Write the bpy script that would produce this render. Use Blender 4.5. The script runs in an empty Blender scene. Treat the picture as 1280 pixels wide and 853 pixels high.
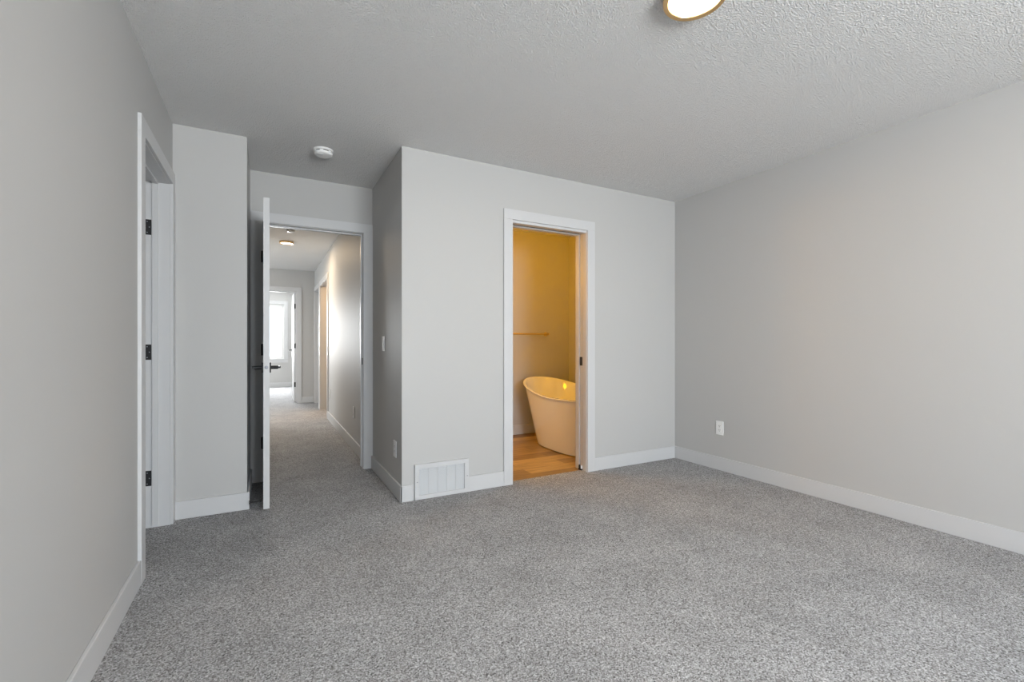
import bpy, bmesh, math, random
from mathutils import Vector, Matrix

# ------------------------------------------------------------------ camera, world, lights, exposure
scene = bpy.context.scene
COL = scene.collection
H = 2.44                                   # ceiling height

cam_data = bpy.data.cameras.new('camera')
cam_data.sensor_width = 36.0
cam_data.lens = 572.63 / 1280 * 36.0
cam_data.shift_y = 3.9 / 1280
cam_data.clip_start = 0.02
cam = bpy.data.objects.new('camera', cam_data)
cam.location = (0, 0, 1.0823)
cam.rotation_euler = (math.radians(90), 0, -0.492)
COL.objects.link(cam)
scene.camera = cam

scene.view_settings.view_transform = 'Standard'
scene.view_settings.look = 'None'
scene.view_settings.exposure = 0.13
scene.view_settings.gamma = 1.0
scene.view_settings.use_curve_mapping = False
scene.cycles.max_bounces = 12
scene.cycles.diffuse_bounces = 7
scene.cycles.glossy_bounces = 4

world = bpy.data.worlds.new('sky')
scene.world = world
world.use_nodes = True
bg = world.node_tree.nodes['Background']
bg.inputs['Color'].default_value = (0.80, 0.90, 1.0, 1)
bg.inputs['Strength'].default_value = 2.6

def light(name, kind, loc, energy, color, rot=(0, 0, 0), size=None, size_y=None, angle=None, radius=None, spread=None):
    d = bpy.data.lights.new(name, kind)
    d.energy = energy
    d.color = color
    if kind == 'AREA':
        if size_y:
            d.shape = 'RECTANGLE'
            d.size = size
            d.size_y = size_y
        else:
            d.shape = 'DISK'
            d.size = size
        if spread:
            d.spread = spread
    if angle is not None:
        d.angle = angle
    if radius is not None:
        d.shadow_soft_size = radius
    o = bpy.data.objects.new(name, d)
    o.location = loc
    o.rotation_euler = rot
    COL.objects.link(o)
    return o

# sun that falls through the far bedroom window (from +Y, high)
light('sun', 'SUN', (0, 16, 8), 6.0, (1.0, 0.95, 0.88), rot=(math.radians(-31), 0, 0), angle=0.01)
# daylight entering through the bedroom windows behind the camera (in the window openings)
WIN_REAR = (0.35, 2.05, 0.62, 2.16)        # x0, x1, z0, z1 of the rear window
# light of the sky, falling downwards, and light thrown up by the ground outside
light('window_sky_light', 'AREA', (1.20, -2.83, 1.39), 104, (0.44, 0.69, 1.0),
      rot=(math.radians(55), 0, 0), size=1.7, size_y=1.45)
light('window_ground_light', 'AREA', (1.20, -2.82, 1.39), 185, (1.0, 0.91, 0.79),
      rot=(math.radians(132), 0, 0), size=1.7, size_y=1.45)
# daylight entering through the window of the far bedroom
light('far_window_daylight', 'AREA', (-0.30, 12.90, 1.40), 190, (0.95, 0.98, 1.0),
      rot=(math.radians(-90), 0, 0), size=1.30, size_y=1.30)

# fill daylight for the hall, from an added window out of view on its left
light('hall_fill_daylight', 'AREA', (-1.99, 8.05, 1.40), 35, (0.97, 0.99, 1.0),
      rot=(math.radians(68), 0, math.radians(-90)), size=1.3, size_y=1.2)

# ------------------------------------------------------------------ materials
def new_mat(name):
    m = bpy.data.materials.new(name)
    m.use_nodes = True
    nt = m.node_tree
    b = nt.nodes['Principled BSDF']
    return m, nt, b

def plain(name, col, rough=0.5, metal=0.0, spec=0.5, bump=None):
    m, nt, b = new_mat(name)
    b.inputs['Base Color'].default_value = (*col, 1)
    b.inputs['Roughness'].default_value = rough
    b.inputs['Metallic'].default_value = metal
    b.inputs['Specular IOR Level'].default_value = spec
    if bump:
        scale, strength, dist = bump
        tc = nt.nodes.new('ShaderNodeTexCoord')
        n = nt.nodes.new('ShaderNodeTexNoise')
        n.inputs['Scale'].default_value = scale
        n.inputs['Detail'].default_value = 3
        bp = nt.nodes.new('ShaderNodeBump')
        bp.inputs['Strength'].default_value = strength
        bp.inputs['Distance'].default_value = dist
        nt.links.new(tc.outputs['Object'], n.inputs['Vector'])
        nt.links.new(n.outputs['Fac'], bp.inputs['Height'])
        nt.links.new(bp.outputs['Normal'], b.inputs['Normal'])
    return m

def emit(name, col, strength):
    m, nt, b = new_mat(name)
    b.inputs['Base Color'].default_value = (0.9, 0.88, 0.82, 1)
    b.inputs['Emission Color'].default_value = (*col, 1)
    b.inputs['Emission Strength'].default_value = strength
    return m

M = {}
M['wall'] = plain('wall_paint', (0.495, 0.49, 0.48), 0.56, spec=0.25, bump=(220, 0.05, 0.002))
M['trim'] = plain('white_trim_paint', (0.575, 0.575, 0.578), 0.4, spec=0.35)
M['door'] = plain('white_door_paint', (0.575, 0.575, 0.578), 0.4, spec=0.4)
M['plastic'] = plain('white_plastic', (0.84, 0.84, 0.83), 0.35)
M['black'] = plain('black_metal', (0.014, 0.014, 0.015), 0.5, spec=0.3)
M['dark'] = plain('dark_slot', (0.03, 0.03, 0.032), 0.8)
M['steel'] = plain('steel', (0.32, 0.33, 0.36), 0.55, metal=1.0)
M['brass'] = plain('brass_ring', (0.84, 0.57, 0.28), 0.32, metal=0.9)
M['gold'] = plain('gold_bar', (0.72, 0.55, 0.28), 0.3, metal=1.0)
M['acrylic'] = plain('white_acrylic', (0.86, 0.86, 0.85), 0.07, spec=0.6)
M['grille'] = plain('grille_paint', (0.70, 0.71, 0.72), 0.45)
M['vent_back'] = plain('vent_backing', (0.22, 0.225, 0.23), 0.7)
M['rubber'] = plain('black_rubber', (0.02, 0.02, 0.02), 0.7)

def ceiling_mat():
    m, nt, b = new_mat('textured_ceiling')
    b.inputs['Base Color'].default_value = (0.90, 0.895, 0.885, 1)
    b.inputs['Roughness'].default_value = 0.85
    b.inputs['Specular IOR Level'].default_value = 0.2
    tc = nt.nodes.new('ShaderNodeTexCoord')
    n = nt.nodes.new('ShaderNodeTexNoise'); n.inputs['Scale'].default_value = 205
    n.inputs['Detail'].default_value = 4; n.inputs['Roughness'].default_value = 0.6
    v = nt.nodes.new('ShaderNodeTexVoronoi'); v.inputs['Scale'].default_value = 150
    mx = nt.nodes.new('ShaderNodeMath'); mx.operation = 'ADD'
    bp = nt.nodes.new('ShaderNodeBump')
    bp.inputs['Strength'].default_value = 1.0; bp.inputs['Distance'].default_value = 0.0095
    nt.links.new(tc.outputs['Object'], n.inputs['Vector'])
    nt.links.new(tc.outputs['Object'], v.inputs['Vector'])
    nt.links.new(n.outputs['Fac'], mx.inputs[0]); nt.links.new(v.outputs['Distance'], mx.inputs[1])
    nt.links.new(mx.outputs[0], bp.inputs['Height'])
    nt.links.new(bp.outputs['Normal'], b.inputs['Normal'])
    return m
M['ceiling'] = ceiling_mat()

def carpet_mat():
    m, nt, b = new_mat('grey_carpet')
    b.inputs['Roughness'].default_value = 0.95
    b.inputs['Specular IOR Level'].default_value = 0.1
    L = nt.links.new
    tc = nt.nodes.new('ShaderNodeTexCoord')
    v = nt.nodes.new('ShaderNodeTexVoronoi'); v.inputs['Scale'].default_value = 260   # one cell = one tuft
    n = nt.nodes.new('ShaderNodeTexNoise'); n.inputs['Scale'].default_value = 120
    n.inputs['Detail'].default_value = 3; n.inputs['Roughness'].default_value = 0.7
    sep = nt.nodes.new('ShaderNodeSeparateColor')
    mixv = nt.nodes.new('ShaderNodeMix'); mixv.inputs['Factor'].default_value = 0.5
    r = nt.nodes.new('ShaderNodeValToRGB')
    e = r.color_ramp.elements
    e[0].position = 0.20; e[0].color = (0.050, 0.047, 0.046, 1)
    e[1].position = 0.86; e[1].color = (0.74, 0.74, 0.75, 1)
    k = e.new(0.40); k.color = (0.265, 0.258, 0.255, 1)
    k = e.new(0.62); k.color = (0.39, 0.39, 0.40, 1)
    big = nt.nodes.new('ShaderNodeTexNoise'); big.inputs['Scale'].default_value = 3.0
    big.inputs['Detail'].default_value = 5; big.inputs['Roughness'].default_value = 0.6
    rb = nt.nodes.new('ShaderNodeMapRange')
    rb.inputs['From Min'].default_value = 0.3; rb.inputs['From Max'].default_value = 0.7
    rb.inputs['To Min'].default_value = 0.88; rb.inputs['To Max'].default_value = 1.12
    mul = nt.nodes.new('ShaderNodeVectorMath'); mul.operation = 'SCALE'
    bp = nt.nodes.new('ShaderNodeBump'); bp.inputs['Strength'].default_value = 0.35
    bp.inputs['Distance'].default_value = 0.006
    for t_ in (v, n, big):
        L(tc.outputs['Object'], t_.inputs['Vector'])
    L(v.outputs['Color'], sep.inputs[0])
    L(sep.outputs[0], mixv.inputs['A']); L(n.outputs['Fac'], mixv.inputs['B'])
    L(mixv.outputs['Result'], r.inputs['Fac']); L(big.outputs['Fac'], rb.inputs['Value'])
    L(r.outputs['Color'], mul.inputs[0]); L(rb.outputs['Result'], mul.inputs['Scale'])
    L(mul.outputs['Vector'], b.inputs['Base Color'])
    L(mixv.outputs['Result'], bp.inputs['Height']); L(bp.outputs['Normal'], b.inputs['Normal'])
    return m
M['carpet'] = carpet_mat()

def wood_mat():
    m, nt, b = new_mat('oak_plank_vinyl')
    b.inputs['Roughness'].default_value = 0.38
    tc = nt.nodes.new('ShaderNodeTexCoord')
    br = nt.nodes.new('ShaderNodeTexBrick')
    br.inputs['Scale'].default_value = 1.0
    br.inputs['Brick Width'].default_value = 1.2; br.inputs['Row Height'].default_value = 0.15
    br.inputs['Mortar Size'].default_value = 0.0012; br.offset = 0.37
    br.inputs['Color1'].default_value = (0.54, 0.35, 0.12, 1)
    br.inputs['Color2'].default_value = (0.25, 0.14, 0.045, 1)
    br.inputs['Mortar'].default_value = (0.12, 0.08, 0.05, 1)
    mp = nt.nodes.new('ShaderNodeMapping'); mp.inputs['Scale'].default_value = (2.0, 26.0, 1.0)
    n = nt.nodes.new('ShaderNodeTexNoise'); n.inputs['Scale'].default_value = 1.6; n.inputs['Detail'].default_value = 5
    mr = nt.nodes.new('ShaderNodeMapRange')
    mr.inputs['From Min'].default_value = 0.3; mr.inputs['From Max'].default_value = 0.7
    mr.inputs['To Min'].default_value = 0.72; mr.inputs['To Max'].default_value = 1.2
    mul = nt.nodes.new('ShaderNodeVectorMath'); mul.operation = 'SCALE'
    L = nt.links.new
    L(tc.outputs['Object'], br.inputs['Vector']); L(tc.outputs['Object'], mp.inputs['Vector'])
    L(mp.outputs['Vector'], n.inputs['Vector']); L(n.outputs['Fac'], mr.inputs['Value'])
    L(br.outputs['Color'], mul.inputs[0]); L(mr.outputs['Result'], mul.inputs['Scale'])
    L(mul.outputs['Vector'], b.inputs['Base Color'])
    return m
M['wood'] = wood_mat()

def glass_mat():
    m, nt, b = new_mat('window_glass')
    nt.nodes.remove(b)
    out = nt.nodes['Material Output']
    t = nt.nodes.new('ShaderNodeBsdfTransparent'); t.inputs['Color'].default_value = (0.96, 0.98, 0.97, 1)
    g = nt.nodes.new('ShaderNodeBsdfGlossy'); g.inputs['Roughness'].default_value = 0.02
    mx = nt.nodes.new('ShaderNodeMixShader'); mx.inputs[0].default_value = 0.05
    nt.links.new(t.outputs[0], mx.inputs[1]); nt.links.new(g.outputs[0], mx.inputs[2])
    nt.links.new(mx.outputs[0], out.inputs['Surface'])
    return m
M['glass'] = glass_mat()
M['field'] = plain('pale_field', (0.52, 0.55, 0.42), 0.9)
M['lamp_main'] = emit('lit_diffuser', (1.0, 0.90, 0.74), 7.0)
M['lamp_hall'] = emit('lit_hall_diffuser', (1.0, 0.80, 0.55), 7.0)

# ------------------------------------------------------------------ mesh helpers
def bm_box(bm, x0, x1, y0, y1, z0, z1, bevel=0.0):
    x0, x1 = min(x0, x1), max(x0, x1)
    y0, y1 = min(y0, y1), max(y0, y1)
    z0, z1 = min(z0, z1), max(z0, z1)
    vs = [bm.verts.new((x, y, z)) for x in (x0, x1) for y in (y0, y1) for z in (z0, z1)]
    idx = [(0, 1, 3, 2), (4, 6, 7, 5), (0, 4, 5, 1), (2, 3, 7, 6), (0, 2, 6, 4), (1, 5, 7, 3)]
    fs = [bm.faces.new([vs[i] for i in f]) for f in idx]
    if bevel > 0:
        es = list({e for f in fs for e in f.edges})
        bmesh.ops.bevel(bm, geom=es, offset=bevel, segments=2, affect='EDGES', profile=0.5)

def bm_cyl(bm, p, axis, r, length, seg=24, r2=None, bevel=0.0):
    """cylinder starting at p, running along axis ('x','y','z' or '-x'...)"""
    r2 = r if r2 is None else r2
    d = {'x': Vector((1, 0, 0)), 'y': Vector((0, 1, 0)), 'z': Vector((0, 0, 1))}[axis[-1]]
    if axis[0] == '-':
        d = -d
    rot = Vector((0, 0, 1)).rotation_difference(d).to_matrix().to_4x4()
    mat = Matrix.Translation(Vector(p) + d * length / 2) @ rot
    res = bmesh.ops.create_cone(bm, cap_ends=True, segments=seg, radius1=r, radius2=r2, depth=length, matrix=mat)
    if bevel > 0:
        es = [e for e in {e for v in res['verts'] for e in v.link_edges} if len(e.link_faces) == 2
              and any(len(f.verts) > 4 for f in e.link_faces)]
        bmesh.ops.bevel(bm, geom=es, offset=bevel, segments=2, affect='EDGES', profile=0.5)

def bm_lathe(bm, prof, seg=48, center=(0, 0, 0)):
    """revolve (r, z) profile about z"""
    cx, cy, cz = center
    rings = []
    for r, z in prof:
        if r < 1e-6:
            rings.append([bm.verts.new((cx, cy, cz + z))])
        else:
            rings.append([bm.verts.new((cx + r * math.cos(2 * math.pi * i / seg), cy + r * math.sin(2 * math.pi * i / seg), cz + z)) for i in range(seg)])
    for a, b in zip(rings, rings[1:]):
        for i in range(seg):
            j = (i + 1) % seg
            if len(a) == 1 and len(b) == 1:
                continue
            if len(a) == 1:
                bm.faces.new((a[0], b[j], b[i]))
            elif len(b) == 1:
                bm.faces.new((a[i], a[j], b[0]))
            else:
                bm.faces.new((a[i], a[j], b[j], b[i]))

def link(name, bm, mat, parent=None, smooth=False, origin=None, **props):
    bmesh.ops.recalc_face_normals(bm, faces=bm.faces[:])
    me = bpy.data.meshes.new(name)
    if origin is not None:
        bmesh.ops.translate(bm, verts=bm.verts[:], vec=-Vector(origin))
    bm.to_mesh(me)
    bm.free()
    if isinstance(mat, (list, tuple)):
        for m_ in mat:
            me.materials.append(m_)
    else:
        me.materials.append(mat)
    if smooth:
        for p in me.polygons:
            p.use_smooth = True
        try:
            me.set_sharp_from_angle(angle=math.radians(38))
        except Exception:
            pass
    o = bpy.data.objects.new(name, me)
    COL.objects.link(o)
    if origin is not None:
        o.location = origin
    if parent is not None:
        if origin is not None:
            o.location = Vector(origin) - parent_world(parent)
        else:
            o.location = -parent_world(parent)
        o.parent = parent
    for k, v in props.items():
        o[k] = v
    return o

def parent_world(p):
    v = Vector(p.location)
    while p.parent is not None:
        p = p.parent
        v = v + Vector(p.location)
    return v

def empty(name, loc, parent=None, **props):
    o = bpy.data.objects.new(name, None)
    o.empty_display_size = 0.05
    COL.objects.link(o)
    o.location = Vector(loc)
    if parent is not None:
        o.location = Vector(loc) - parent_world(parent)
        o.parent = parent
    for k, v in props.items():
        o[k] = v
    return o

def boxes(name, lst, mat, parent=None, bevel=0.0, **props):
    bm = bmesh.new()
    for b in lst:
        bm_box(bm, *b, bevel=bevel)
    return link(name, bm, mat, parent, **props)

def struct(name, lst, mat, label, cat, bevel=0.0, parent=None):
    return boxes(name, lst, mat, parent, bevel, kind='structure', label=label, category=cat)

# ------------------------------------------------------------------ plan (metres; camera at x=0, y=0)
XL, XR = -0.509, 3.4369          # left and right wall faces
YREAR = -2.9                    # rear wall face (behind the camera)
YB = 3.1208                      # back wall face
XBUMP = 0.8166                   # end of the back wall: left face of the projecting wall
YS, XS = 3.469, -0.1124          # short wall beside the closet door, its free end
YD = 4.107                       # wall of the entry door
WT = 0.115                       # wall thickness
XH = 0.79                        # hall right wall face
XHL = -0.42                      # hall left wall face
YF = 9.27                        # wall at the end of the hall
YFAR = 13.0                      # window wall of the far bedroom
YBATH = 4.812                    # far wall of the bathroom
XBATH = 3.402                    # right wall of the bathroom
DH = 2.04                        # door opening height
BBH, BBT = 0.112, 0.014          # baseboard

# floor
yt = 3.188                       # carpet / vinyl seam in the bathroom doorway
boxes_carpet = [(-2.6, 3.56, -3.02, yt, -0.08, 0), (-2.6, 0.88, yt, 13.12, -0.08, 0), (0.88, 3.56, 4.86, 13.12, -0.08, 0)]
struct('floor', boxes_carpet, M['carpet'], 'speckled grey carpet running through the bedroom and the hall', 'floor')
struct('floor_bathroom', [(0.88, 3.56, yt, 4.86, -0.08, -0.004)], M['wood'], 'warm brown wood plank floor of the bathroom behind the doorway', 'floor')
struct('ceiling', [(-2.75, 3.7, -3.1, 13.3, H, H + 0.12)], M['ceiling'], 'stippled pale grey ceiling', 'ceiling')

# walls
CL0, CL1 = 2.68, 3.385           # closet door opening (y)
XLO = XL - 0.12
struct('wall_left', [(XLO, XL, -3.02, CL0 - 0.018, 0, H), (XLO, XL, CL1 + 0.018, YS + 0.3, 0, H), (XLO, XL, CL0 - 0.018, CL1 + 0.018, DH + 0.018, H)],
       M['wall'], 'long pale grey wall on the left with the closet doorway', 'wall')
struct('wall_stub', [(XL, XS, YS, YD + WT, 0, H)], M['wall'], 'short pale grey wall between the closet doorway and the open white door', 'wall')
EX0, EX1 = -0.023, 0.736         # entry opening (x)
struct('wall_entry', [(XS, EX0 - 0.018, YD, YD + WT, 0, H), (EX1 + 0.018, XBUMP, YD, YD + WT, 0, H), (EX0 - 0.018, EX1 + 0.018, YD, YD + WT, DH + 0.018, H)],
       M['wall'], 'grey wall over the doorway that leads to the hall', 'wall')
BX0, BX1 = 1.677, 2.386          # bathroom opening (x)
YBO = YB + 0.146
BP = YB + 0.055, YB + 0.098      # pocket slot (y) in the back wall
struct('wall_back', [(XBUMP, BX0 - 0.018, YB, YBO, 0, H), (BX0 - 0.018, BX1 + 0.018, YB, YBO, DH + 0.018, H),
                     (BX1 + 0.018, XR, YB, BP[0] - 0.010, 0, H), (BX1 + 0.018, XR, BP[1] + 0.010, YBO, 0, H), (3.30, XR, BP[0] - 0.01, BP[1] + 0.01, 0, H),
                     (XBUMP, XBUMP + WT, YBO, YD + WT, 0, H)],
       M['wall'], 'pale grey wall around the bathroom doorway with its projecting corner', 'wall')
struct('wall_right', [(XR, XR + WT, -3.02, 4.93, 0, H)], M['wall'], 'wide blank pale grey wall on the right', 'wall')
struct('wall_rear', [(-0.63, WIN_REAR[0], YREAR - WT, YREAR, 0, H), (WIN_REAR[1], XR + WT, YREAR - WT, YREAR, 0, H),
                     (WIN_REAR[0], WIN_REAR[1], YREAR - WT, YREAR, 0, WIN_REAR[2]), (WIN_REAR[0], WIN_REAR[1], YREAR - WT, YREAR, WIN_REAR[3], H)],
       M['wall'], 'grey bedroom wall with the window, opposite the bathroom doorway', 'wall')
struct('wall_closet', [(-1.9, -1.8, 1.7, 4.2, 0, H), (-1.8, XLO, 1.7, 1.8, 0, H), (-1.8, XLO, 4.1, 4.2, 0, H)], M['wall'], 'closet walls behind the left doorway', 'wall')
struct('wall_bathroom', [(0.88, 3.50, YBATH, YBATH + WT, 0, H), (XBATH, XR, YBO, YBATH, 0, H), (0.90, 0.93, YD + WT, YBATH, 0, H)], M['wall'],
       'bathroom walls lit warm yellow behind the white tub', 'wall')
HO1 = (7.17, 8.165)              # first right hand hall opening (y)
HO2 = (8.40, 9.10)               # second opening with a closed door
XHO = XH + WT
struct('wall_hall_right', [(XH, XHO, YD + WT, HO1[0] - 0.018, 0, H), (XH, XHO, HO1[1] + 0.018, HO2[0] - 0.018, 0, H), (XH, XHO, HO2[1] + 0.018, YF + WT, 0, H),
                           (XH, XHO, HO1[0] - 0.018, HO1[1] + 0.018, DH + 0.018, H), (XH, XHO, HO2[0] - 0.018, HO2[1] + 0.018, DH + 0.018, H)],
       M['wall'], 'right hand wall of the hall with a soft sheen and two outlets', 'wall')
struct('wall_hall_left', [(XHL - WT, XHL, YD + WT, 6.9, 0, H)], M['wall'], 'left wall of the hall behind the open door', 'wall')
FX0, FX1 = -0.27, 0.487          # far opening (x)
struct('wall_hall_end', [(-2.2, FX0 - 0.018, YF, YF + WT, 0, H), (FX1 + 0.018, XHO, YF, YF + WT, 0, H), (FX0 - 0.018, FX1 + 0.018, YF, YF + WT, DH + 0.018, H)],
       M['wall'], 'grey wall at the end of the hall around the bright doorway', 'wall')
WF = (-1.00, 0.40, 0.70, 2.09)   # far window opening
struct('wall_far', [(-2.6, WF[0], YFAR, YFAR + WT, 0, H), (WF[1], 2.0, YFAR, YFAR + WT, 0, H), (WF[0], WF[1], YFAR, YFAR + WT, 0, WF[2]), (WF[0], WF[1], YFAR, YFAR + WT, WF[3], H)],
       M['wall'], 'bright window wall of the far bedroom', 'wall')
struct('wall_far_sides', [(-2.6, -2.5, YF, YFAR, 0, H), (1.9, 2.0, YF + WT, YFAR, 0, H), (-2.5, -2.2, YF, YF + WT, 0, H), (XHO, 1.9, YF, YF + WT, 0, H)], M['wall'],
       'side walls of the far bedroom', 'wall')
struct('wall_side_room', [(2.4, 2.5, 6.7, 8.9, 0, H), (XHO, 2.4, 6.7, 6.8, 0, H), (XHO, 2.4, 8.32, 8.42, 0, H)], M['wall'], 'warm lit walls inside the first doorway off the hall', 'wall')

struct('wall_added_alcove', [(-2.2, XHL - WT, 6.9 - WT, 6.9, 0, H), (-2.2, -2.1, 6.9, 7.35, 0, H), (-2.2, -2.1, 8.75, YF, 0, H), (-2.2, -2.1, 7.35, 8.75, 0, 0.8), (-2.2, -2.1, 7.35, 8.75, 2.1, H)],
       M['wall'], 'unseen alcove walls added left of the hall round the added window', 'wall')  # alcove added out of view so daylight can reach the hall end

# ------------------------------------------------------------------ baseboards
def bb(name, runs, label):
    """runs: (x0,x1,y0,y1) footprints"""
    bm = bmesh.new()
    for x0, x1, y0, y1 in runs:
        bm_box(bm, x0, x1, y0, y1, 0, BBH, bevel=0.003)
    return link(name, bm, M['trim'], kind='structure', label=label, category='baseboard')

CW, CT = 0.077, 0.015            # door casing width and thickness
bb('baseboard_left', [(XL, XL + BBT, YREAR, CL0 - 0.005 - CW)], 'white baseboard along the left wall up to the closet doorway')
bb('baseboard_stub', [(XL, XS + BBT, YS - BBT, YS), (XS, XS + BBT, YS, YD - CT)], 'white baseboard round the short wall beside the open door')
bb('baseboard_bump', [(XBUMP - BBT, XBUMP, YB - BBT, YD - CT)], 'white baseboard below the light switch and outlet')
VX0, VX1 = 0.903, 1.304          # return air grille (x)
bb('baseboard_back', [(XBUMP - BBT + 0.0005, VX0 - 0.008, YB - BBT, YB), (VX1, BX0 - 0.004 - CW, YB - BBT, YB), (BX1 + 0.004 + CW, XR - BBT, YB - BBT, YB)],
   'white baseboard along the back wall on both sides of the bathroom doorway')
bb('baseboard_right', [(XR - BBT, XR, YREAR, YB)], 'white baseboard along the blank right wall')
bb('baseboard_rear', [(XL, XR, YREAR, YREAR + BBT)], 'white baseboard under the bedroom window')
bb('baseboard_bathroom', [(0.93, XBATH, YBATH - BBT, YBATH), (XBATH - BBT, XBATH, YBO, YBATH - BBT)], 'white baseboard behind the tub')
bb('baseboard_hall', [(XH - BBT, XH, YD + WT + CT, HO1[0] - 0.005 - CW), (XH - BBT, XH, HO1[1] + 0.005 + CW, HO2[0] - 0.005 - CW),
                      (FX1 + 0.005 + CW, XH - BBT, YF - BBT, YF), (XHL, XHL + BBT, YD + WT + CT, 6.9)], 'white baseboard along the hall walls')
bb('baseboard_far', [(-2.5, 1.9, YFAR - BBT, YFAR)], 'white baseboard under the far bedroom window')

# ------------------------------------------------------------------ door jambs and casings
def casing_x(name, x0, x1, yface, ydir, ywall0, ywall1, label, stop=None, left=True, right=True):
    """opening in a wall that runs along x. yface = wall face of the casing, ydir=-1 casing towards -y"""
    bm = bmesh.new()
    rv = 0.004
    for face, d in ((yface, ydir), (ywall1 if ydir < 0 else ywall0, -ydir)):
        a, b = (face + d * CT, face)
        if left:
            bm_box(bm, x0 - rv - CW, x0 - rv, a, b, 0, DH + rv, bevel=0.0015)
        if right:
            bm_box(bm, x1 + rv, x1 + rv + CW, a, b, 0, DH + rv, bevel=0.0015)
        bm_box(bm, x0 - rv - CW, x1 + rv + CW, a, b, DH + rv, DH + rv + CW, bevel=0.0015)
    root = link(name, bm, M['trim'], kind='structure', label=label, category='door frame')
    j = bmesh.new()
    bm_box(j, x0 - 0.018, x0, ywall0, ywall1, 0, DH)
    if right != 'pocket':
        bm_box(j, x1, x1 + 0.018, ywall0, ywall1, 0, DH)
    bm_box(j, x0 - 0.018, x1 + 0.018, ywall0, ywall1, DH, DH + 0.018)
    link('jamb', j, M['trim'], root)
    if stop:
        s = bmesh.new()
        bm_box(s, x0, x0 + 0.011, stop[0], stop[1], 0.012, DH, bevel=0.001)
        bm_box(s, x1 - 0.011, x1, stop[0], stop[1], 0.012, DH, bevel=0.001)
        bm_box(s, x0 + 0.011, x1 - 0.011, stop[0], stop[1], DH - 0.011, DH, bevel=0.001)
        link('door_stop_strip', s, M['trim'], root)
    return root

def casing_y(name, y0, y1, xface, xdir, xwall0, xwall1, label, stop=None):
    bm = bmesh.new()
    rv = 0.005
    for face, d in ((xface, xdir), (xwall0 if xdir > 0 else xwall1, -xdir)):
        a, b = face + d * CT, face
        bm_box(bm, a, b, y0 - rv - CW, y0 - rv, 0, DH + rv, bevel=0.0015)
        bm_box(bm, a, b, y1 + rv, y1 + rv + CW, 0, DH + rv, bevel=0.0015)
        bm_box(bm, a, b, y0 - rv - CW, y1 + rv + CW, DH + rv, DH + rv + CW, bevel=0.0015)
    root = link(name, bm, M['trim'], kind='structure', label=label, category='door frame')
    j = bmesh.new()
    bm_box(j, xwall0, xwall1, y0 - 0.018, y0, 0, DH)
    bm_box(j, xwall0, xwall1, y1, y1 + 0.018, 0, DH)
    bm_box(j, xwall0, xwall1, y0 - 0.018, y1 + 0.018, DH, DH + 0.018)
    link('jamb', j, M['trim'], root)
    if stop:
        s = bmesh.new()
        bm_box(s, stop[0], stop[1], y0, y0 + 0.011, 0.012, DH, bevel=0.001)
        bm_box(s, stop[0], stop[1], y1 - 0.011, y1, 0.012, DH, bevel=0.001)
        bm_box(s, stop[0], stop[1], y0 + 0.011, y1 - 0.011, DH - 0.011, DH, bevel=0.001)
        link('door_stop_strip', s, M['trim'], root)
    return root

trim_closet = casing_y('trim_1', CL0, CL1, XL, 1, XLO, XL, 'white frame of the closet doorway in the left wall', stop=(XL - 0.085, XL - 0.055))
trim_entry = casing_x('trim_2', EX0, EX1, YD, -1, YD, YD + WT, 'white frame of the doorway to the hall', stop=(YD + 0.042, YD + 0.078))
trim_bath = casing_x('trim_3', BX0, BX1, YB, -1, YB, YBO, 'white frame of the bathroom doorway', right='pocket')
trim_far = casing_x('trim_4', FX0, FX1, YF, -1, YF, YF + WT, 'white frame of the bright doorway at the end of the hall', stop=(YF + 0.035, YF + 0.07))
trim_hall_a = casing_y('trim_5', HO1[0], HO1[1], XH, -1, XH, XHO, 'white frame of the warm lit doorway off the hall')
trim_hall_b = casing_y('trim_6', HO2[0], HO2[1], XH, -1, XH, XHO, 'white frame of the last doorway on the right side of the hall')

# split jamb of the pocket door, right side, and the track slot above
boxes('split_jamb', [(BX1, BX1 + 0.02, YB, BP[0] - 0.003, 0, DH), (BX1, BX1 + 0.02, BP[1] + 0.003, YBO, 0, DH)], M['trim'], trim_bath, bevel=0.001)
boxes('track_strip', [(BX0, BX1, YB, BP[0] - 0.004, DH - 0.016, DH), (BX0, BX1, BP[1] + 0.004, YBO, DH - 0.016, DH)], M['trim'], trim_bath)
boxes('track', [(BX0, BX1, BP[0] - 0.004, BP[1] + 0.004, DH - 0.004, DH - 0.001)], M['dark'], trim_bath)

# black strike plate of the hall doorway
def strike(parent, x, y0, y1, z0, z1):
    s = boxes('strike_plate', [(x - 0.0022, x, y0, y1, z0, z1)], M['black'], parent)
    boxes('latch_hole', [(x - 0.0026, x - 0.0022, y0 + 0.012, y1 - 0.008, z0 + 0.018, z1 - 0.018)], M['dark'], s)
strike(trim_entry, EX1, YD + 0.004, YD + 0.036, 0.905, 0.962)

# hinge leaves on the closet jamb
def hinge_leaf_y(parent, x0, x1, y, ydir, z0, z1):
    o = boxes('hinge', [(x0, x1, y, y + ydir * 0.003, z0, z1)], M['black'], parent, bevel=0.001)
    bm = bmesh.new()
    bm_cyl(bm, (x0 - 0.006, y + ydir * 0.001, z0), 'z', 0.0065, z1 - z0, seg=14)
    link('pin', bm, M['black'], o, smooth=True)
    s = bmesh.new()
    for zz, xx in ((z0 + 0.013, 0.35), (z0 + 0.045, 0.7), (z1 - 0.013, 0.35)):
        bm_cyl(s, (x0 + (x1 - x0) * xx, y + ydir * 0.0028, zz), '-y' if ydir < 0 else 'y', 0.003, 0.0008, seg=10)
    link('screw', s, M['steel'], o)
for z0, z1 in ((1.726, 1.816), (0.990, 1.080), (0.247, 0.337)):
    hinge_leaf_y(trim_closet, XLO + 0.001, XLO + 0.031, CL1, -1, z0, z1)

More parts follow.
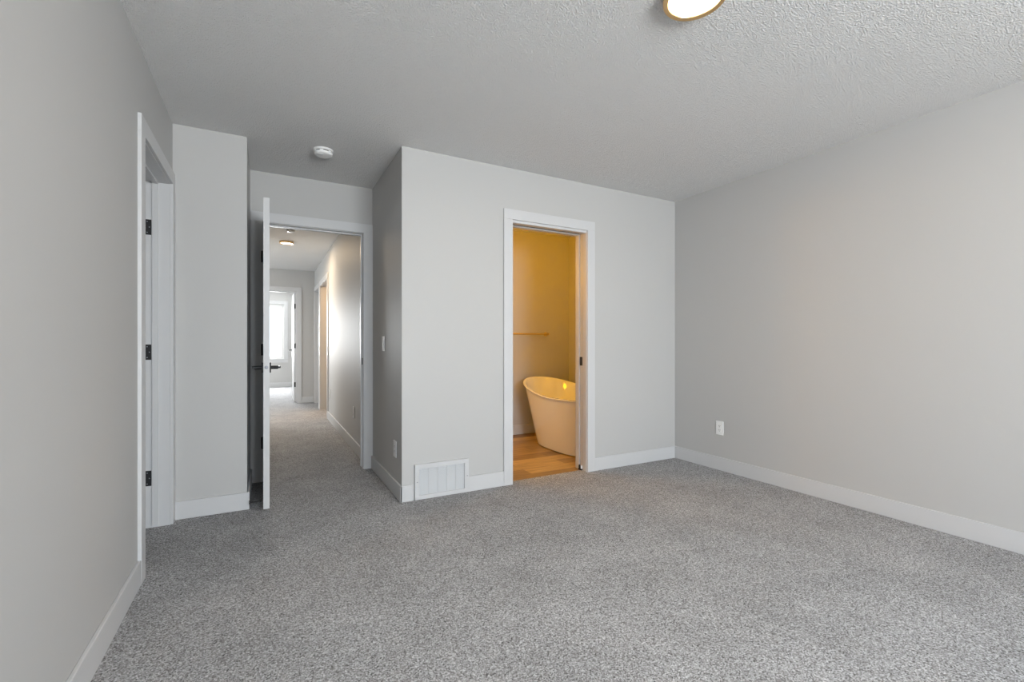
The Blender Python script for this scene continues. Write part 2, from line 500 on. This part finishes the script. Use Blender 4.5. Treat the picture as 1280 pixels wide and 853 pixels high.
# closet door swung open into the closet
def lever_set(parent, px, pz, face, sgn, axis, along):
    """lever on a door face. axis: 'x' or 'y' = normal of the face, sgn its sign, along: direction (+-1) of the lever on the other axis;
    px = (coordinate along the door), face = coordinate of the face"""
    def P(n, a, z):
        return (face + sgn * n, px + a, pz + z) if axis == 'x' else (px + a, face + sgn * n, pz + z)
    def bx(bm, n0, n1, a0, a1, z0, z1, bev):
        p, q = P(n0, a0, z0), P(n1, a1, z1)
        bm_box(bm, p[0], q[0], p[1], q[1], p[2], q[2], bevel=bev)
    root = empty('lever_handle', P(0, 0, 0), parent)
    bm = bmesh.new(); bx(bm, 0, 0.009, -0.033, 0.033, -0.033, 0.033, 0.0015)
    link('rose', bm, M['black'], root)
    bm = bmesh.new()
    ax = ('-' if sgn < 0 else '') + axis
    bm_cyl(bm, P(0.009, 0, 0), ax, 0.0115, 0.042, seg=20)
    link('neck', bm, M['black'], root, smooth=True)
    bm = bmesh.new()
    bx(bm, 0.046, 0.066, along * -0.012, along * 0.115, -0.006, 0.007, 0.002)
    link('lever', bm, M['black'], root)
    return root

d = struct('door_1', [(XLO - 0.70, XLO - 0.008, CL1 - 0.0375, CL1 - 0.0025, 0.012, DH - 0.008)], M['door'], 'white closet door swung back into the closet', 'door', bevel=0.001)
lever_set(d, XLO - 0.64, 0.925, CL1 - 0.0375, -1, 'y', 1)

# ------------------------------------------------------------------ entry door, standing open edge-on
DX0, DX1 = -0.0185, 0.0180
DY0, DY1 = 3.372, 4.108
d = struct('door_2', [(DX0, DX1, DY0, DY1, 0.012, DH - 0.006)], M['door'], 'white hall door standing wide open, seen on its edge', 'door', bevel=0.001)
lever_set(d, DY0 + 0.062, 0.928, DX0, -1, 'x', 1)
lever_set(d, DY0 + 0.062, 0.928, DX1, 1, 'x', 1)
bm = bmesh.new()
bm_box(bm, -0.0125, 0.0125, DY0 - 0.0012, DY0 + 0.0005, 0.899, 0.957, bevel=0.0005)
lp = link('latch_plate', bm, M['door'], d)
bm = bmesh.new()
bm_cyl(bm, (0.0, DY0 - 0.001, 0.932), '-y', 0.0105, 0.005, seg=20, bevel=0.001)
link('latch_bolt', bm, M['steel'], lp, smooth=True)
for z0, z1 in ((1.722, 1.812), (0.993, 1.085), (0.262, 0.354)):
    bm = bmesh.new()
    bm_cyl(bm, (DX0 - 0.010, YD - CT - 0.005, z0), 'z', 0.0085, z1 - z0, seg=16, bevel=0.002)
    hg = link('hinge', bm, M['black'], d, smooth=True)
    boxes('hinge_plate', [(DX0 - 0.012, DX0 - 0.001, YD - CT - 0.045, YD - CT - 0.005, z0 + 0.002, z1 - 0.002)], M['black'], hg)

# ------------------------------------------------------------------ bathroom pocket door
d = struct('door_3', [(BX1 + 0.004, 3.09, BP[0] + 0.004, BP[1] - 0.004, 0.014, DH - 0.006)], M['door'], 'white pocket door slid into the wall of the bathroom doorway', 'door', bevel=0.001)
ep = boxes('edge_pull', [(BX1 + 0.0015, BX1 + 0.005, BP[0] + 0.005, BP[1] - 0.005, 0.898, 0.972)], M['black'], d, bevel=0.0006)
boxes('pull_recess', [(BX1 + 0.0011, BX1 + 0.0016, BP[0] + 0.013, BP[1] - 0.013, 0.910, 0.960)], M['dark'], ep)
g = empty('floor_guide', (BX1 + 0.006, (BP[0] + BP[1]) / 2, 0), label='small black and white floor guide at the foot of the bathroom pocket door', category='door guide')
boxes('guide_base', [(BX1 - 0.012, BX1 + 0.003, BP[0] + 0.002, BP[1] - 0.002, 0.0, 0.012)], M['rubber'], g, bevel=0.001)
boxes('guide_fin', [(BX1 - 0.010, BX1 + 0.002, BP[0] + 0.003, BP[0] + 0.012, 0.012, 0.042)], M['plastic'], g, bevel=0.001)
boxes('guide_fin', [(BX1 - 0.010, BX1 + 0.002, BP[1] - 0.012, BP[1] - 0.003, 0.012, 0.042)], M['rubber'], g, bevel=0.001)

# ------------------------------------------------------------------ far bedroom door and hall door
d = struct('door_4', [(0.449, 0.484, YF + WT + 0.004, YF + WT + 0.74, 0.012, DH - 0.006)], M['door'], 'white door standing open into the far bright bedroom', 'door', bevel=0.001)
lever_set(d, YF + WT + 0.68, 0.965, 0.449, -1, 'x', -1)
for z0, z1 in ((1.742, 1.831), (1.005, 1.095), (0.287, 0.377)):
    bm = bmesh.new()
    bm_box(bm, 0.452, 0.486, YF + WT + 0.001, YF + WT + 0.004, z0, z1)
    hg = link('hinge', bm, M['black'], d)
    bm = bmesh.new()
    bm_box(bm, FX1 - 0.003, FX1 - 0.0005, YF + WT - 0.034, YF + WT, z0, z1)
    link('hinge_leaf', bm, M['black'], hg)
d = struct('door_5', [(XH + 0.070, XH + 0.105, HO2[0] + 0.003, HO2[1] - 0.003, 0.012, DH - 0.004)], M['door'], 'closed white door, last on the right side of the hall', 'door', bevel=0.001)
lever_set(d, HO2[0] + 0.065, 0.928, XH + 0.070, -1, 'x', 1)

# ------------------------------------------------------------------ windows
def window(name, x0, x1, z0, z1, yin, ydir, depth, label, trim=True, mull=()):
    """window in a wall along x; yin = inside wall face; ydir = direction pointing into the room"""
    bm = bmesh.new()
    cw = 0.085
    if trim:
        a, b = yin, yin + ydir * 0.016
        bm_box(bm, x0 - cw, x0, a, b, z0, z1)
        bm_box(bm, x1, x1 + cw, a, b, z0, z1)
        bm_box(bm, x0 - cw, x1 + cw, a, b, z1, z1 + cw)
        bm_box(bm, x0 - cw, x1 + cw, a, b, z0 - cw, z0 - 0.012)
    root = link(name, bm, M['trim'], kind='structure', label=label, category='window')
    boxes('window_sill', [(x0 - 0.01, x1 + 0.01, yin - ydir * 0.06, yin + ydir * 0.028, z0 - 0.012, z0 + 0.006)], M['trim'], root)
    bm = bmesh.new()
    fw = 0.06
    a, b = yin - ydir * depth * 0.85, yin - ydir * depth * 0.35
    bm_box(bm, x0, x0 + fw, a, b, z0, z1)
    bm_box(bm, x1 - fw, x1, a, b, z0, z1)
    bm_box(bm, x0 + fw, x1 - fw, a, b, z1 - fw, z1)
    bm_box(bm, x0 + fw, x1 - fw, a, b, z0, z0 + fw)
    for mx in mull:
        bm_box(bm, mx - 0.03, mx + 0.03, a, b, z0 + fw, z1 - fw)
    link('window_frame', bm, M['plastic'], root)
    c = (a + b) / 2
    boxes('pane', [(x0 + fw, x1 - fw, c - 0.003, c + 0.003, z0 + fw, z1 - fw)], M['glass'], root)
    return root
window('window_1', WF[0], WF[1], WF[2], WF[3], YFAR, -1, WT, 'bright white framed window of the far bedroom at the end of the hall', mull=(-0.3,))
window('window_2', WIN_REAR[0], WIN_REAR[1], WIN_REAR[2], WIN_REAR[3], YREAR, 1, WT, 'bedroom window that faces the bathroom doorway', mull=(0.95, 1.45))
wf = boxes('added_window', [(-2.115, -2.085, 7.27, 7.35, 0.72, 2.18), (-2.115, -2.085, 8.75, 8.83, 0.72, 2.18), (-2.115, -2.085, 7.35, 8.75, 2.1, 2.18), (-2.115, -2.085, 7.35, 8.75, 0.72, 0.8)],
           M['trim'], kind='structure', label='white framed window added out of view to light the hall', category='window')  # added window, hidden by the open door, frames the hall's fill daylight
boxes('pane', [(-2.155, -2.149, 7.35, 8.75, 0.8, 2.1)], M['glass'], wf)
struct('ground', [(-80, 80, 14, 160, -3.2, -3.0)], M['field'], 'pale field outside the far window', 'ground')

# ------------------------------------------------------------------ ceiling lights and smoke detectors
def ceiling_light(loc, r, ring, glow, label, energy, color):
    root = empty('ceiling_light', loc, label=label, category='ceiling light', group='flush ceiling lights')
    bm = bmesh.new()
    bm_lathe(bm, [(r - 0.020, -0.001), (r - 0.002, -0.001), (r, -0.004), (r, -0.024), (r - 0.003, -0.0275), (r - 0.018, -0.0245), (r - 0.020, -0.021), (r - 0.020, -0.001)], 64)
    o = link('trim_ring', bm, ring, root, smooth=True)
    o.location = (0, 0, 0)
    bm = bmesh.new()
    bm_lathe(bm, [(0, -0.004), (r - 0.0205, -0.004), (r - 0.0205, -0.021), (r * 0.7, -0.0225), (0, -0.023)], 64)
    o = link('diffuser', bm, glow, root, smooth=True)
    o.location = (0, 0, 0)
    lo = light('lamp_light', 'AREA', (0, 0, -0.032), energy, color, size=2 * r * 0.86)
    lo.parent = root
    return root
ceiling_light((1.461, 1.227, H), 0.118, M['brass'], M['lamp_main'], 'lit round flush light with brass ring on the bedroom ceiling', 11, (1.0, 0.84, 0.64))
ceiling_light((0.232, 6.76, H), 0.085, M['brass'], M['lamp_hall'], 'lit round flush light with brass ring on the hall ceiling', 16, (1.0, 0.76, 0.50))
# lamps of the bathroom and the side room, out of view round the corner
light('bathroom_vanity_lamp', 'POINT', (1.20, 4.30, 1.90), 29, (1.0, 0.45, 0.0), radius=0.12)
light('bathroom_lamp', 'POINT', (2.95, 3.60, 2.30), 13, (1.0, 0.45, 0.0), radius=0.07)
light('side_room_lamp', 'POINT', (1.6, 7.5, 2.2), 30, (1.0, 0.62, 0.30), radius=0.08)

def smoke_detector(loc, r, label):
    root = empty('smoke_detector', loc, label=label, category='smoke detector', group='smoke detectors')
    bm = bmesh.new()
    bm_lathe(bm, [(0, 0), (r, 0), (r, -0.008), (r - 0.002, -0.0105), (r * 0.86, -0.0105), (r * 0.86, -0.012), (0, -0.012)], 48)
    o = link('base_plate', bm, M['plastic'], root, smooth=True); o.location = (0, 0, 0)
    bm = bmesh.new()
    bm_lathe(bm, [(0, -0.012), (r * 0.84, -0.012), (r * 0.84, -0.020), (0, -0.020)], 48)
    o = link('vent_slot', bm, M['dark'], root, smooth=True); o.location = (0, 0, 0)
    bm = bmesh.new()
    bm_lathe(bm, [(0, -0.019), (r * 0.92, -0.019), (r * 0.93, -0.022), (r * 0.90, -0.031), (r * 0.80, -0.037), (r * 0.45, -0.0395), (0, -0.040)], 48)
    for i in range(6):
        t = math.radians(60 * i + 12)
        c = Vector((r * 0.84 * math.cos(t), r * 0.84 * math.sin(t), -0.016))
        s = bmesh.ops.create_cube(bm, size=1.0, matrix=Matrix.Translation(c) @ Matrix.Rotation(t, 4, 'Z') @ Matrix.Diagonal((0.010, 0.022, 0.009, 1)))
    o = link('cover', bm, M['plastic'], root, smooth=True); o.location = (0, 0, 0)
    bm = bmesh.new()
    bm_lathe(bm, [(0, -0.039), (0.012, -0.039), (0.012, -0.042), (0.010, -0.043), (0, -0.043)], 24, center=(-r * 0.25, -r * 0.35, 0))
    o = link('test_button', bm, M['grille'], root, smooth=True); o.location = (0, 0, 0)
    return root
smoke_detector((0.352, 3.452, H), 0.066, 'white smoke detector on the ceiling above the open hall door')
smoke_detector((0.25, 5.99, H), 0.052, 'small smoke detector on the hall ceiling beside the hall light')

# ------------------------------------------------------------------ switch and outlets
def plate(name, c, axis, sgn, kind_, label, cat, group=None):
    """c = centre on the wall; axis 'x': plate lies on an x-normal wall, room on side sgn"""
    props = dict(label=label, category=cat)
    if group:
        props['group'] = group
    root = empty(name, c, **props)
    def bx(bm, n0, n1, a0, a1, z0, z1, bev=0.0):
        n0, n1 = sgn * n0, sgn * n1
        if axis == 'x':
            bm_box(bm, n0, n1, a0, a1, z0, z1, bevel=bev)
        else:
            bm_box(bm, a0, a1, n0, n1, z0, z1, bevel=bev)
    def add(n, bm, mat, parent=root):
        o = link(n, bm, mat)
        o.parent = parent
        return o
    bm = bmesh.new(); bx(bm, 0.0002, 0.006, -0.036, 0.036, -0.0585, 0.0585, 0.002)
    add('cover_plate', bm, M['plastic'])
    if kind_ == 'switch':
        bm = bmesh.new(); bx(bm, 0.006, 0.0085, -0.0165, 0.0165, -0.033, 0.033, 0.001)
        add('rocker', bm, M['plastic'])
    else:
        bm = bmesh.new(); bx(bm, 0.006, 0.0075, -0.0165, 0.0165, -0.033, 0.033, 0.0007)
        rc = add('receptacle', bm, M['plastic'])
        bm = bmesh.new()
        for zc in (-0.018, 0.018):
            bx(bm, 0.0075, 0.0078, -0.0075, -0.0050, zc - 0.001, zc + 0.008)
            bx(bm, 0.0075, 0.0078, 0.0050, 0.0075, zc - 0.001, zc + 0.007)
            bx(bm, 0.0075, 0.0078, -0.0025, 0.0025, zc - 0.010, zc - 0.005)
        add('slots', bm, M['dark'], rc)
    return root
plate('light_switch', (XBUMP, 3.668, 1.086), 'x', -1, 'switch', 'white rocker light switch on the side wall beside the hall doorway', 'light switch')
plate('electrical_outlet', (XBUMP, 3.297, 0.330), 'x', -1, 'outlet', 'white outlet low on the side wall below the light switch', 'outlet', 'wall outlets')
plate('electrical_outlet', (XR, 2.627, 0.361), 'x', -1, 'outlet', 'white outlet low on the blank right wall', 'outlet', 'wall outlets')
plate('electrical_outlet', (XH, 4.89, 0.385), 'x', -1, 'outlet', 'white outlet on the hall wall, the one nearer the doorway', 'outlet', 'wall outlets')
plate('electrical_outlet', (XH, 6.90, 0.385), 'x', -1, 'outlet', 'white outlet on the hall wall beside the warm lit side doorway', 'outlet', 'wall outlets')

# ------------------------------------------------------------------ return air grille
def grille():
    z1 = 0.247
    x0, x1 = VX0, VX1
    root = empty('air_vent', ((x0 + x1) / 2, YB, 0.0), label='white louvred return air vent low on the back wall beside the bathroom doorway', category='vent')
    y0 = YB - 0.020
    fw = 0.032
    bm = bmesh.new()
    bm_box(bm, x0, x1, y0, YB - 0.0003, 0.002, fw, bevel=0.002)
    bm_box(bm, x0, x1, y0, YB - 0.0003, z1 - fw, z1, bevel=0.002)
    bm_box(bm, x0, x0 + fw, y0, YB - 0.0003, fw, z1 - fw)
    bm_box(bm, x1 - fw, x1, y0, YB - 0.0003, fw, z1 - fw)
    link('frame', bm, M['trim'], root)
    boxes('backing', [(x0 + fw, x1 - fw, YB - 0.003, YB - 0.0005, fw, z1 - fw)], M['vent_back'], root)
    bm = bmesh.new()
    n = 17
    for i in range(n):
        zc = fw + (i + 0.5) * (z1 - 2 * fw) / n
        h2 = (z1 - 2 * fw) / n * 0.40
        vs = [bm.verts.new(p) for p in ((x0 + fw, y0 + 0.004, zc - h2), (x1 - fw, y0 + 0.004, zc - h2), (x1 - fw, y0 + 0.014, zc + h2 * 0.7), (x0 + fw, y0 + 0.014, zc + h2 * 0.7))]
        ws = [bm.verts.new(v.co + Vector((0, 0.0012, 0.0))) for v in vs]
        bm.faces.new(vs); bm.faces.new(ws[::-1])
        for k in range(4):
            bm.faces.new((vs[k], ws[k], ws[(k + 1) % 4], vs[(k + 1) % 4]))
    link('louvers', bm, M['grille'], root)
    bm = bmesh.new()
    for k in range(1, 5):
        xc = x0 + fw + k * (x1 - x0 - 2 * fw) / 5
        bm_box(bm, xc - 0.001, xc + 0.001, y0 + 0.0055, y0 + 0.016, fw, z1 - fw)
    link('ribs', bm, M['trim'], root)
    for xc, zc in ((x0 + 0.016, 0.125), (x1 - 0.012, 0.122)):
        bm = bmesh.new()
        bm_cyl(bm, (xc, y0 + 0.0004, zc), '-y', 0.0036, 0.0016, seg=14)
        link('screw', bm, M['steel'], root)
    return root
grille()

# ------------------------------------------------------------------ door stop on the short wall's baseboard
def door_stop():
    y, z, x0 = 3.43, 0.052, XS + BBT
    root = empty('door_stop', (x0, y, z), label='black rod door stop on the baseboard behind the open hall door', category='door stop')
    bm = bmesh.new(); bm_cyl(bm, (x0, y, z), 'x', 0.012, 0.006, seg=20, bevel=0.001)
    link('mount', bm, M['black'], root, smooth=True)
    bm = bmesh.new(); bm_cyl(bm, (x0 + 0.006, y, z), 'x', 0.0045, 0.050, seg=16)
    link('rod', bm, M['black'], root, smooth=True)
    bm = bmesh.new(); bm_cyl(bm, (x0 + 0.056, y, z), 'x', 0.008, 0.014, seg=20, bevel=0.002)
    link('rubber_tip', bm, M['rubber'], root, smooth=True)
door_stop()

# ------------------------------------------------------------------ towel bar
def towel_bar():
    z, y = 1.205, YBATH - 0.062
    xa, xb = 2.30, 3.05
    root = empty('towel_bar', ((xa + xb) / 2, YBATH, z), label='thin gold towel bar on the yellow lit bathroom wall', category='towel bar')
    bm = bmesh.new(); bm_cyl(bm, (xa, y, z), 'x', 0.009, xb - xa, seg=20)
    link('bar', bm, M['gold'], root, smooth=True)
    for x in (xa, xb):
        bm = bmesh.new()
        bm_cyl(bm, (x, YBATH, z), '-y', 0.026, 0.008, seg=28, bevel=0.002)
        bm_cyl(bm, (x, YBATH - 0.008, z), '-y', 0.012, 0.068, seg=20, bevel=0.002)
        link('post', bm, M['gold'], root, smooth=True)
towel_bar()

# ------------------------------------------------------------------ bathtub (one raised end towards the far wall)
def bathtub():
    RX, RY, RA, RB, RN = 2.885, 4.03, 0.385, 0.715, 2.25     # rim
    BX, BY, BA, BB_, BN = 2.885, 3.93, 0.325, 0.475, 2.9     # foot
    SEG = 96
    def z_rim(y):
        k = min(max((y - 3.85) / 0.9, 0), 1)
        return 0.545 + 0.145 * k ** 1.55
    def se(cx, cy, a, b, n, i):
        t = 2 * math.pi * (i + 0.5) / SEG
        c, s = math.cos(t), math.sin(t)
        return cx + a * math.copysign(abs(c) ** (2 / n), c), cy + b * math.copysign(abs(s) ** (2 / n), s)
    root = empty('bathtub', (BX, BY, 0), label='white freestanding oval bathtub with a raised back end, seen through the bathroom doorway', category='bathtub')
    bm = bmesh.new()
    rings = []
    def ring(inset, u, zf, zabs=None):
        """u=0 foot, u=1 rim; blend of foot and rim outlines, inset inwards, z = u*rim height + zf"""
        R = []
        for i in range(SEG):
            x0, y0 = se(BX, BY, max(BA - inset, .02), max(BB_ - inset, .02), BN, i)
            x1, y1 = se(RX, RY, max(RA - inset, .02), max(RB - inset, .02), RN, i)
            x, y = x0 + (x1 - x0) * u, y0 + (y1 - y0) * u
            z = (z_rim(y1) * u if zabs is None else zabs) + zf
            R.append(bm.verts.new((x, y, z)))
        return R
    rings.append(ring(0.03, 0, 0.0))
    rings.append(ring(0.0, 0, 0.006))
    for u in (0.06, 0.2, 0.4, 0.6, 0.8, 0.9, 0.955):
        rings.append(ring(0.0, u, 0.0))
    # rolled lip
    rings.append(ring(-0.001, 0.962, 0.0))
    rings.append(ring(-0.010, 0.965, 0.0))
    rings.append(ring(-0.014, 0.975, 0.003))
    rings.append(ring(-0.014, 1.0, -0.006))
    rings.append(ring(-0.008, 1.0, 0.0))
    rings.append(ring(0.012, 1.0, 0.002))
    rings.append(ring(0.020, 1.0, -0.003))
    rings.append(ring(0.024, 1.0, -0.014))
    # basin
    for u in (0.9, 0.75, 0.55, 0.36):
        rings.append(ring(0.030 + 0.03 * (1 - u), u, 0.0))
    rings.append(ring(0.075, 0.26, 0.0))
    rings.append(ring(0.12, 0.2, 0.0, zabs=0.115))
    rings.append(ring(0.22, 0.2, 0.0, zabs=0.105))
    rings.append(ring(0.31, 0.2, 0.0, zabs=0.10))
    for a, b in zip(rings, rings[1:]):
        for i in range(SEG):
            j = (i + 1) % SEG
            bm.faces.new((a[i], a[j], b[j], b[i]))
    bm.faces.new(rings[0][::-1]); bm.faces.new(rings[-1])
    link('tub_shell', bm, M['acrylic'], root, smooth=True)
    bm = bmesh.new(); bm_cyl(bm, (BX, BY, 0.100), 'z', 0.033, 0.004, seg=28, bevel=0.001)
    link('drain', bm, M['gold'], root, smooth=True)
bathtub()
